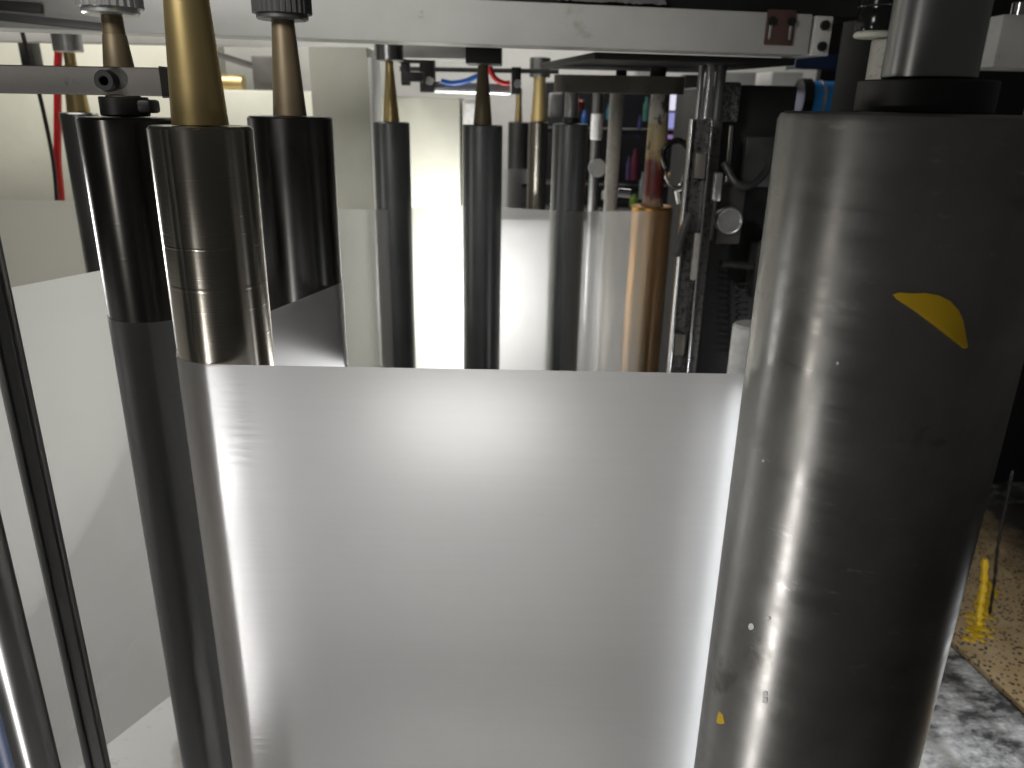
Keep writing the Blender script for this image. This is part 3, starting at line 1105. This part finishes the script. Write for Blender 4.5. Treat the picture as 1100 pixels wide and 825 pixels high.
for nm, lab, xa, xb, mat, zb_ in (("chrome_rod", "shiny chrome rod reaching up to the beam, right of the arm", 756, 766, "chrome", 0.6), ("chrome_rod", "dim steel rod just left of the shiny chrome rod", 748, 755, "grey_steel", 0.6), ("chrome_rod", "thick dark rod just right of the shiny chrome rod", 766.5, 778, "dark_steel", 0.6)):
    x, y, r = cylpx(xa, xb, 100, 1.53)
    t = thing(nm, lab, "rod", (x, y, 0))
    obj("rod_body", solid([(r, 0.0), (r, zu - 0.001)], 32), mat, t)

t = thing("ink_unit", "black machine box filling the gap left of the huge dark cylinder", "machine", (0, 0, 0))
Yi = 1.62
obj("unit_body", box(at(779, 100, Yi).x, at(857, 100, Yi).x, Yi, Yi + 0.5, 0, at(840, 92, Yi).z, 0.006), "black", t)
obj("side_plate", box(at(800, 170, Yi - 0.02).x, at(842, 170, Yi - 0.02).x, Yi - 0.02, Yi - 0.0005, at(820, 201, Yi - 0.02).z, at(820, 147, Yi - 0.02).z, 0.002), "dark_grey", t)
Yk = 1.52
q0, q1 = at(768, 262, Yk), at(802, 200, Yk)
obj("knob_plate", box(q0.x, q1.x, Yk, Yk + 0.09, q0.z, q1.z, 0.003), flat("brown grey plate", (0.05, 0.045, 0.04), 0.5), t)
q = at(781.5, 236, Yk)
bm = lathe([(0, 0), (0.026, 0), (0.0265, 0.012), (0.0245, 0.016), (0.0225, 0.0165), (0.0205, 0.0135), (0, 0.0135)], 48)
bmesh.ops.rotate(bm, verts=bm.verts, cent=(0, 0, 0), matrix=Matrix.Rotation(math.radians(90), 3, "X"))
obj("knob", bm, "alu", t, q - Vector((0, 0.0005, 0)))
obj("handle", tube([at(774, 283, Yk), at(808, 286, Yk + 0.03)], 0.007, 16), "dark_grey", t)
sp = []
for i in range(160):
    an = i * 2 * math.pi / 12
    q = at(797, 305 + 90 * i / 160, Yk + 0.05)
    sp.append(q + Vector((0.012 * math.cos(an), 0.012 * math.sin(an), 0)))
obj("spring", tube(sp, 0.0022, 6), "dark_grey", t)
obj("foil_cover", box(at(773, 100, 1.57).x, at(796, 100, 1.57).x, 1.57, 1.60, at(785, 131, 1.57).z, at(785, 88, 1.57).z, 0.004), paint("crumpled foil", (0.2, 0.2, 0.2), 0.3, (0.02, 0.02, 0.02), 0.9, 60, 0.8, 0.6, 0.48), t)

# white roll between the film and the cylinder
q = at(800, 345, 1.15)
t = obj("paper_roll", solid([(0.028, 0.0), (0.028, q.z - 0.004)], 48, 0.004), "paper", None, (at(806, 360, 1.15).x, 1.15, 0))
tag(t, "upright white roll peeping out behind the left edge of the huge dark cylinder", "roll")

# bent black hose loop and lever
q = [at(x_, y_, 1.6) for x_, y_ in ((716, 180), (712, 165), (718, 155), (728, 151), (737, 156), (742, 168), (741, 185), (734, 200))]
o = obj("black_hose", tube(smooth_path(q, 8), 0.006, 10), "black_gloss")
tag(o, "glossy black hose looped beside the ink-caked shaft", "hose")
o = obj("lever", tube([at(741, 229, 1.42), at(735, 245, 1.42), at(726, 275, 1.42)], 0.007, 12), "dark_grey")
tag(o, "dark lever slanting across the channel rail", "lever")
for nm, lab, pa, pb, mat in (("chrome_clip", "short shiny clip left of the channel rail", (729, 205), (731, 218), "chrome"), ("chrome_clip", "shiny flat clip left of the ink-caked shaft, near the film edge", (664, 207), (677, 208), "chrome")):
    o = obj(nm, tube([at(*pa, 1.62), at(*pb, 1.62)], 0.009, 12), mat)
    tag(o, lab, "clip")

def bit(name, label, cat, bm, mat):
    return tag(obj(name, bm, mat), label, cat)


q0, q1 = at(806, 320, 1.56), at(838, 262, 1.56)
bit("valve_block", "dark grey valve block low on the front of the black machine box", "valve", box(q0.x, q1.x, 1.55, 1.61, q0.z, q1.z, 0.004), "dark_grey")
q = at(779, 150, 1.58)
bit("air_pipe", "thin bright pipe running down the black machine box", "pipe", tube([at(786, 135, 1.58), at(781, 198, 1.58)], 0.004, 10), "chrome")
bit("black_hose", "matt black hose sagging across the black machine box above the knob", "hose", tube(smooth_path([at(778, 175, 1.5), at(790, 196, 1.48), at(806, 199, 1.48), at(822, 185, 1.5), at(832, 160, 1.52)], 8), 0.007, 10), "dark_grey")
bit("clear_tube", "thin grey tube looping left of the channel rail", "tube", tube(smooth_path([at(722, 150, 1.9), at(712, 170, 1.88), at(718, 195, 1.88), at(730, 200, 1.9), at(738, 180, 1.92)], 8), 0.004, 8), "alu")
q0, q1 = at(764, 215, 1.49), at(775, 185, 1.49)
bit("steel_clamp", "small steel clamp on the grimy post", "clamp", box(q0.x, q1.x, 1.475, 1.498, q0.z, q1.z, 0.002), "alu")
q0, q1 = at(741, 300, 1.43), at(752, 250, 1.43)
bit("steel_plate", "small worn steel plate over the channel rail below the lever", "plate", box(q0.x, q1.x, 1.42, 1.432, q0.z, q1.z, 0.002), "worn")
bit("coil_hose", "dark bundled hose hanging in front of the far cabinet", "hose", tube(smooth_path([at(700, 84, 2.2), at(724, 92, 2.2), at(736, 110, 2.2), at(742, 140, 2.2), at(744, 180, 2.2)], 8), 0.012, 10), "black_gloss")
for lab, pa, pb, mt in (("tan carton behind the top of the arm at its right end", (735, 96), (752, 80), "board"), ("white carton glimpsed behind the pivot pin of the arm", (684, 84), (702, 74), "paper"), ("grey carton far behind the left end of the arm", (590, 126), (604, 100), "alu")):
    q0, q1 = at(*pa, 3.0), at(*pb, 3.0)
    bit("carton", lab, "carton", box(q0.x, q1.x, 3.0, 3.1, q0.z, q1.z, 0.004), mt)

# ------------------------------------------------------------------ top right: black post, stained pulley post, white block
Yb = 1.56
t = obj("black_post", box(at(894, 100, Yb + 0.15).x, at(960, 60, Yb).x, Yb, Yb + 0.15, 0, 1.6, 0.004), "soot")
tag(t, "black square post right of the beam's bolted end block", "post")
Yw = 1.05
x, y, r = cylpx(922, 966, 25, Yw)
t = thing("pulley_post", "worn white post with a glossy black pulley, left of the big steel shaft", "post", (x, y, 0))
zz0 = at(930, 38, Yw).z
x2, _, r2 = cylpx(932, 975, 70, Yw)
obj("post_body", solid([(r2 * 1.05, 0), (r2, zz0 - 0.004)], 48), "worn", t, (x2 - x, 0, 0))
r = max(r, r2 + 0.004)
obj("pulley_ring", solid([(r * 1.0, zz0 - 0.003), (r * 1.0, zz0 + 0.004)], 64, 0.002), "cream", t)
obj("pulley", lathe([(0, zz0 + 0.0045), (r * 0.97, zz0 + 0.0045), (r, zz0 + 0.009), (r, zz0 + 0.024), (r * 0.93, zz0 + 0.027), (r * 0.93, zz0 + 0.031), (r, zz0 + 0.033), (r, zz0 + 0.06), (0, zz0 + 0.06)], 64), "black_gloss", t)
Yv = 1.3
q0, q1 = at(1066, 72, Yv), at(1130, 16, Yv)
t = thing("frame_block", "white painted block with drill marks at the top right corner", "block", (0, 0, 0))
obj("block_body", box(q0.x, q1.x + 0.2, Yv, Yv + 0.12, q0.z, q1.z, 0.004), "white", t)
q = at(1095, 13, Yv + 0.03)
obj("bolt", solid([(0.012, q1.z + 0.0005), (0.012, q1.z + 0.02)], 24, 0.001, None, (q.x, q.y, 0)), "chrome", t)
t = obj("sooty_wall", box(at(1070, 300, 2.0).x, at(1070, 300, 2.0).x + 0.8, 2.0, 2.05, 0.0, q0.z - 0.01, 0.003), "black")
tag(t, "sooty black panel behind the right side of the huge dark cylinder", "panel")
o = obj("film_scrap", tube(smooth_path([at(1088, 505, 1.3), at(1080, 545, 1.3), at(1072, 585, 1.3), at(1068, 625, 1.3), at(1063, 660, 1.3)], 6), [0.002 + 0.002 * math.sin(i * 1.3) ** 2 for i in range(25)], 8), flat("ink strand", (0.012, 0.011, 0.009), 0.25))
o.name = "ink_strand"
tag(o, "glossy dark strand of dried ink hanging onto the tan board", "ink strand")

o = obj("ink_strand", tube(smooth_path([at(1058, 600, 1.26), at(1056, 630, 1.26), at(1052, 655, 1.25), at(1051, 672, 1.24)], 8), [0.004 + 0.0035 * abs(math.sin(i * 0.9)) for i in range(25)], 8), "yellow")
tag(o, "lumpy yellow strand of dried ink beside the dark strand", "ink strand")
# tan board on the floor with yellow ink
zf = 0.014
c0, c1 = atz(1027, 692, zf), atz(1103, 763, zf)
dd = (c1 - c0).normalized()
nn = Vector((-dd.y, dd.x, 0))
if nn.y < 0:
    nn = -nn
rz = math.atan2(dd.y, dd.x)
t = thing("cardboard_sheet", "tan board with black ink spots on the floor at bottom right", "board", (c0.x, c0.y, 0), None, rz)
obj("sheet_body", box(-0.5, 0.8, 0.0, 1.0, 0.002, zf, 0.0015), "board", t)
yp = [(1046, 640), (1052, 636), (1058, 642), (1062, 652), (1064, 664), (1063, 674), (1060, 684), (1055, 690), (1049, 686), (1043, 681), (1041, 672), (1044, 662), (1042, 652)]
b = bmesh.new()
for i in range(90):
    tt_ = random.random()
    pxq = (1061 - 14 * tt_ + random.gauss(0, 4.0 + 3.5 * tt_), 628 + 58 * tt_ + random.gauss(0, 3))
    w = atz(*pxq, zf)
    rr = random.uniform(0.003, 0.009)
    m4 = Matrix.Translation(w) @ Matrix.Rotation(random.random() * 3, 4, "Z") @ Matrix.Diagonal((rr * random.uniform(0.8, 1.8), rr, rr * 0.45, 1))
    bmesh.ops.create_icosphere(b, subdivisions=2, radius=1, matrix=m4)
o = obj("yellow_ink", b, "yellow")
tag(o, "blob of yellow ink dried on the tan board", "ink blob")

# ------------------------------------------------------------------ background
t = obj("rear_wall", box(-3, 3.5, 4.6, 4.7, 0, 2.2, 0), "white", smooth=False)
tag(t, "pale rear wall glimpsed under the beam", "wall")
t = obj("rear_cabinet", box(at(585, 100, 3.2).x, at(1000, 100, 3.2).x, 3.2, 3.7, 0, at(700, 90, 3.2).z, 0.01), flat("dark blue black", (0.012, 0.012, 0.02), 0.5))
tag(t, "dark machine cabinet far behind the ink-caked shaft", "cabinet")
t = thing("screen", "glowing pale violet screen far behind, right of the ink-caked shaft", "screen", (0, 0, 0))
Ys = 3.05
q0, q1 = at(716, 149, Ys), at(741, 97, Ys)
obj("frame", box(q0.x - 0.01, q1.x + 0.01, Ys + 0.003, Ys + 0.05, q0.z - 0.01, q1.z + 0.01, 0.004), "black", t)
qm = at(730, 120, Ys).z
obj("pane", box(q0.x, q1.x, Ys, Ys + 0.0025, qm + 0.004, q1.z, 0), flat("screen white", (0.1, 0.1, 0.1), 0.4, 0, (0.85, 0.82, 1.0), 0.9), t)
qn = at(730, 138, Ys).z
obj("pane", box(q0.x, q1.x, Ys, Ys + 0.0025, qn, qm - 0.004, 0), flat("screen blue", (0.1, 0.1, 0.1), 0.4, 0, (0.35, 0.36, 0.75), 0.8), t)
obj("pane", box(q0.x, q1.x, Ys, Ys + 0.0025, q0.z, qn - 0.001, 0), flat("screen violet", (0.1, 0.1, 0.1), 0.4, 0, (0.3, 0.16, 0.4), 0.8), t)
small = [("bottle", "tiny blue lit bottle behind the rounded arm", (624, 136), (632, 118), (0.06, 0.2, 0.7), 2.9),  # blue colour stands in for a small blue light
         ("bottle", "dark red bottle far behind the rod with the knob", (616, 118), (628, 104), (0.2, 0.02, 0.02), 3.0),
         ("bottle", "teal bottle low beside the ink-caked shaft", (722, 222), (733, 196), (0.02, 0.14, 0.22), 2.6),
         ("bottle", "orange bottle above the teal one", (716, 194), (727, 183), (0.55, 0.3, 0.08), 2.7),
         ("bottle", "violet bottle in the dark, left of the ink-caked shaft", (684, 148), (690, 124), (0.12, 0.1, 0.35), 2.9),
         ("bottle", "green bottle in the dark near the top of the ink-caked shaft", (690, 130), (698, 104), (0.1, 0.3, 0.24), 2.8),
         ("bottle", "pale blue bottle standing left of the worn whitish rod", (651, 128), (657, 112), (0.1, 0.35, 0.5), 2.9),
         ("bottle", "amber bottle between the two small far rollers", (570, 134), (576, 118), (0.6, 0.25, 0.02), 2.9),
         ("bottle", "slim pink bottle high in the dark behind the arm", (698, 118), (704, 100), (0.5, 0.25, 0.4), 2.9),
         ("bottle", "squat white bottle far behind, just right of the rod with the knob", (646, 214), (656, 202), (0.6, 0.6, 0.6), 2.6),
         ("bottle", "lime green bottle low beside the pale bottle", (676, 222), (686, 209), (0.25, 0.4, 0.06), 2.55),
         ("bottle", "wine red bottle halfway down, left of the ink-caked shaft", (676, 193), (688, 160), (0.16, 0.03, 0.06), 2.75),
         ("bottle", "dull purple bottle in the dark behind the worn whitish rod", (672, 193), (678, 168), (0.12, 0.09, 0.25), 2.75),
         ("bottle", "pale bottle low between the worn rod and the ink-caked shaft", (686, 214), (694, 185), (0.35, 0.42, 0.45), 2.6)]
for nm, lab, pa, pb, colr, Y in small:
    q0, q1 = at(*pa, Y), at(*pb, Y)
    r = abs(q1.x - q0.x) / 2
    hh = q1.z - q0.z
    bz = 0.0
    tt = thing(nm, lab, "bottle", ((q0.x + q1.x) / 2, Y, q0.z))
    obj("bottle_body", lathe([(0, 0), (r, 0.0), (r, hh * 0.65), (r * 0.5, hh * 0.82), (r * 0.5, hh), (0, hh)], 24), flat("bottle " + lab[:12], colr, 0.25), tt)
t = thing("shelf_rack", "dark rack holding bottles far behind the rods", "rack", (0, 0, 0))
for Y, py in ((2.6, 222), (2.75, 194), (2.9, 135)):
    q0, q1 = at(560, py, Y), at(745, py + 3, Y)
    zq = min(q0.z, q1.z)
    obj("shelf", box(q0.x, q1.x, Y - 0.05, Y + 0.12, zq - 0.02, zq - 0.004, 0.002), "black", t)
qx = at(884, 60, 3.4)
t = obj("dark_backdrop", box(qx.x, qx.x + 2.2, 3.4, 3.45, 0, 2.0, 0.005), "soot")  # backdrop added to keep this gap dark in front of the pale wall
tag(t, "dark backdrop added to hide the pale wall far behind the pulley post and the big steel shaft", "panel")
# blue drum and blue beam
Yd = 2.4
qa, qb = at(868, 106, Yd), at(915, 107, Yd)
t = thing("blue_drum", "blue drum lying under the right end of the beam", "drum", (0, 0, 0))
obj("drum_body", tube([qa, qb], 0.048, 40), "bluedrum", t)
for s in (0.25, 0.8):
    c = qa.lerp(qb, s)
    obj("hoop", tube([c - Vector((0.004, 0, 0)), c + Vector((0.004, 0, 0))], 0.0502, 40), "alu", t)
obj("drum_rim", tube([qa - Vector((0.03, 0, 0)), qa - Vector((0.0005, 0, 0))], 0.055, 40), "black_gloss", t)
o = obj("blue_beam", beambox(at(850, 66, 2.6), at(930, 68, 2.6), 0.08, 0.04, 0.003), "bluepaint")
tag(o, "dark blue beam above the blue drum", "beam")
for lab, px, w_ in (("white carton above the black machine box", (790, 84), 40), ("white carton just left of the blue drum", (846, 82), 30)):
    q = at(px[0], px[1], 2.9)
    o = obj("carton", box(q.x - w_ * 0.0018, q.x + w_ * 0.0018, 2.9, 3.1, at(px[0], 100, 2.9).z, at(px[0], 77, 2.9).z, 0.004), "white")
    tag(o, lab, "carton")

# ------------------------------------------------------------------ light
def area(name, loc, target, sx, sy, e, col=(1, 1, 1), shape="RECTANGLE", spread=180):
    l = bpy.data.lights.new(name, "AREA")
    l.shape = shape
    l.size, l.size_y = sx, sy
    l.spread = math.radians(spread)
    l.energy = e
    l.color = col
    o = bpy.data.objects.new(name, l)
    COL.objects.link(o)
    o.location = Vector(loc) + Vector((0, 0, H))
    d = Vector(target) - Vector(loc)
    o.rotation_euler = d.to_track_quat("-Z", "Y").to_euler()
    return o


def point(name, loc, e, r, col=(1, 1, 1)):
    l = bpy.data.lights.new(name, "POINT")
    l.energy = e
    l.shadow_soft_size = r
    l.color = col
    o = bpy.data.objects.new(name, l)
    COL.objects.link(o)
    o.location = Vector(loc) + Vector((0, 0, H))
    return o


area("lamp_left_low", (-0.415, 0.243, -0.62), (-0.05, 0.60, -0.62), 0.018, 0.62, 1.9, (1, 0.98, 0.95))
point("lamp_left_high", (-0.64, 0.30, -0.08), 1.6, 0.010, (1, 0.96, 0.88))
area("fill_on_cover", (-0.12, 1.80, -0.50), (-0.16, 2.05, -0.46), 0.16, 0.2, 7.0, (1, 0.99, 0.97))  # unseen light added so the cover shows bright through the film
area("fill_on_panel", (0.08, 1.74, -0.50), (0.06, 2.12, -0.45), 0.2, 0.2, 0.4, (1, 0.99, 0.97))  # added light, no real fixture, brightens the panel behind the film
area("fill_on_web", (-0.06, 0.98, -0.378), (-0.06, 0.60, -0.26), 0.18, 0.07, 0.19, (1, 0.99, 0.97), spread=100)  # hidden light added behind the main film for its upper glow
area("fill_on_web_low", (-0.05, 1.0, -0.92), (-0.05, 0.60, -0.50), 0.4, 0.1, 0.14, (1, 0.99, 0.98), spread=120)  # hidden light added to lift the lower part of the main film
area("fill_on_web_edge", (0.198, 0.640, -0.58), (0.190, 0.602, -0.58), 0.006, 0.7, 0.07, (0.95, 0.98, 1), spread=120)  # hidden strip added for the bright film edge beside the cylinder
area("lamp_behind_left_web", (-1.0, 1.25, -0.30), (-0.58, 0.88, -0.50), 0.15, 0.3, 2.6, (1, 0.99, 0.96))
area("lamp_right", (0.95, 0.75, -0.72), (0.62, 1.0, -1.0), 0.04, 0.2, 1.7, (0.95, 0.97, 1))
point("lamp_left_spot", (-0.415, 0.243, -0.50), 0.5, 0.006, (1, 0.98, 0.95))
area("fill_on_beam", (-0.45, 0.35, 0.38), (-0.05, 1.35, 0.10), 0.25, 0.25, 1.1, (1, 0.98, 0.94), spread=75)  # out-of-view fill light added to brighten the beam front
area("fill_rear_wall", (0.2, 3.9, 1.6), (0, 4.4, 0), 1.5, 1.0, 40, (1, 0.97, 0.92))  # fill light added so the pale rear wall comes out bright
area("fill_left_panel", (-1.1, 1.7, 1.0), (-1.0, 2.25, 0.0), 0.8, 0.4, 9, (1, 0.96, 0.9), spread=110)  # unseen fill added for the left cream panel and the film before it

w = bpy.data.worlds.new("World")
S.world = w
w.use_nodes = True
bgn = w.node_tree.nodes["Background"]
bgn.inputs["Color"].default_value = (1.0, 0.98, 0.95, 1)
bgn.inputs["Strength"].default_value = 0.045

S.view_settings.view_transform = "Standard"
S.view_settings.look = "None"
S.view_settings.exposure = 0
S.view_settings.gamma = 1
S.cycles.use_denoising = True
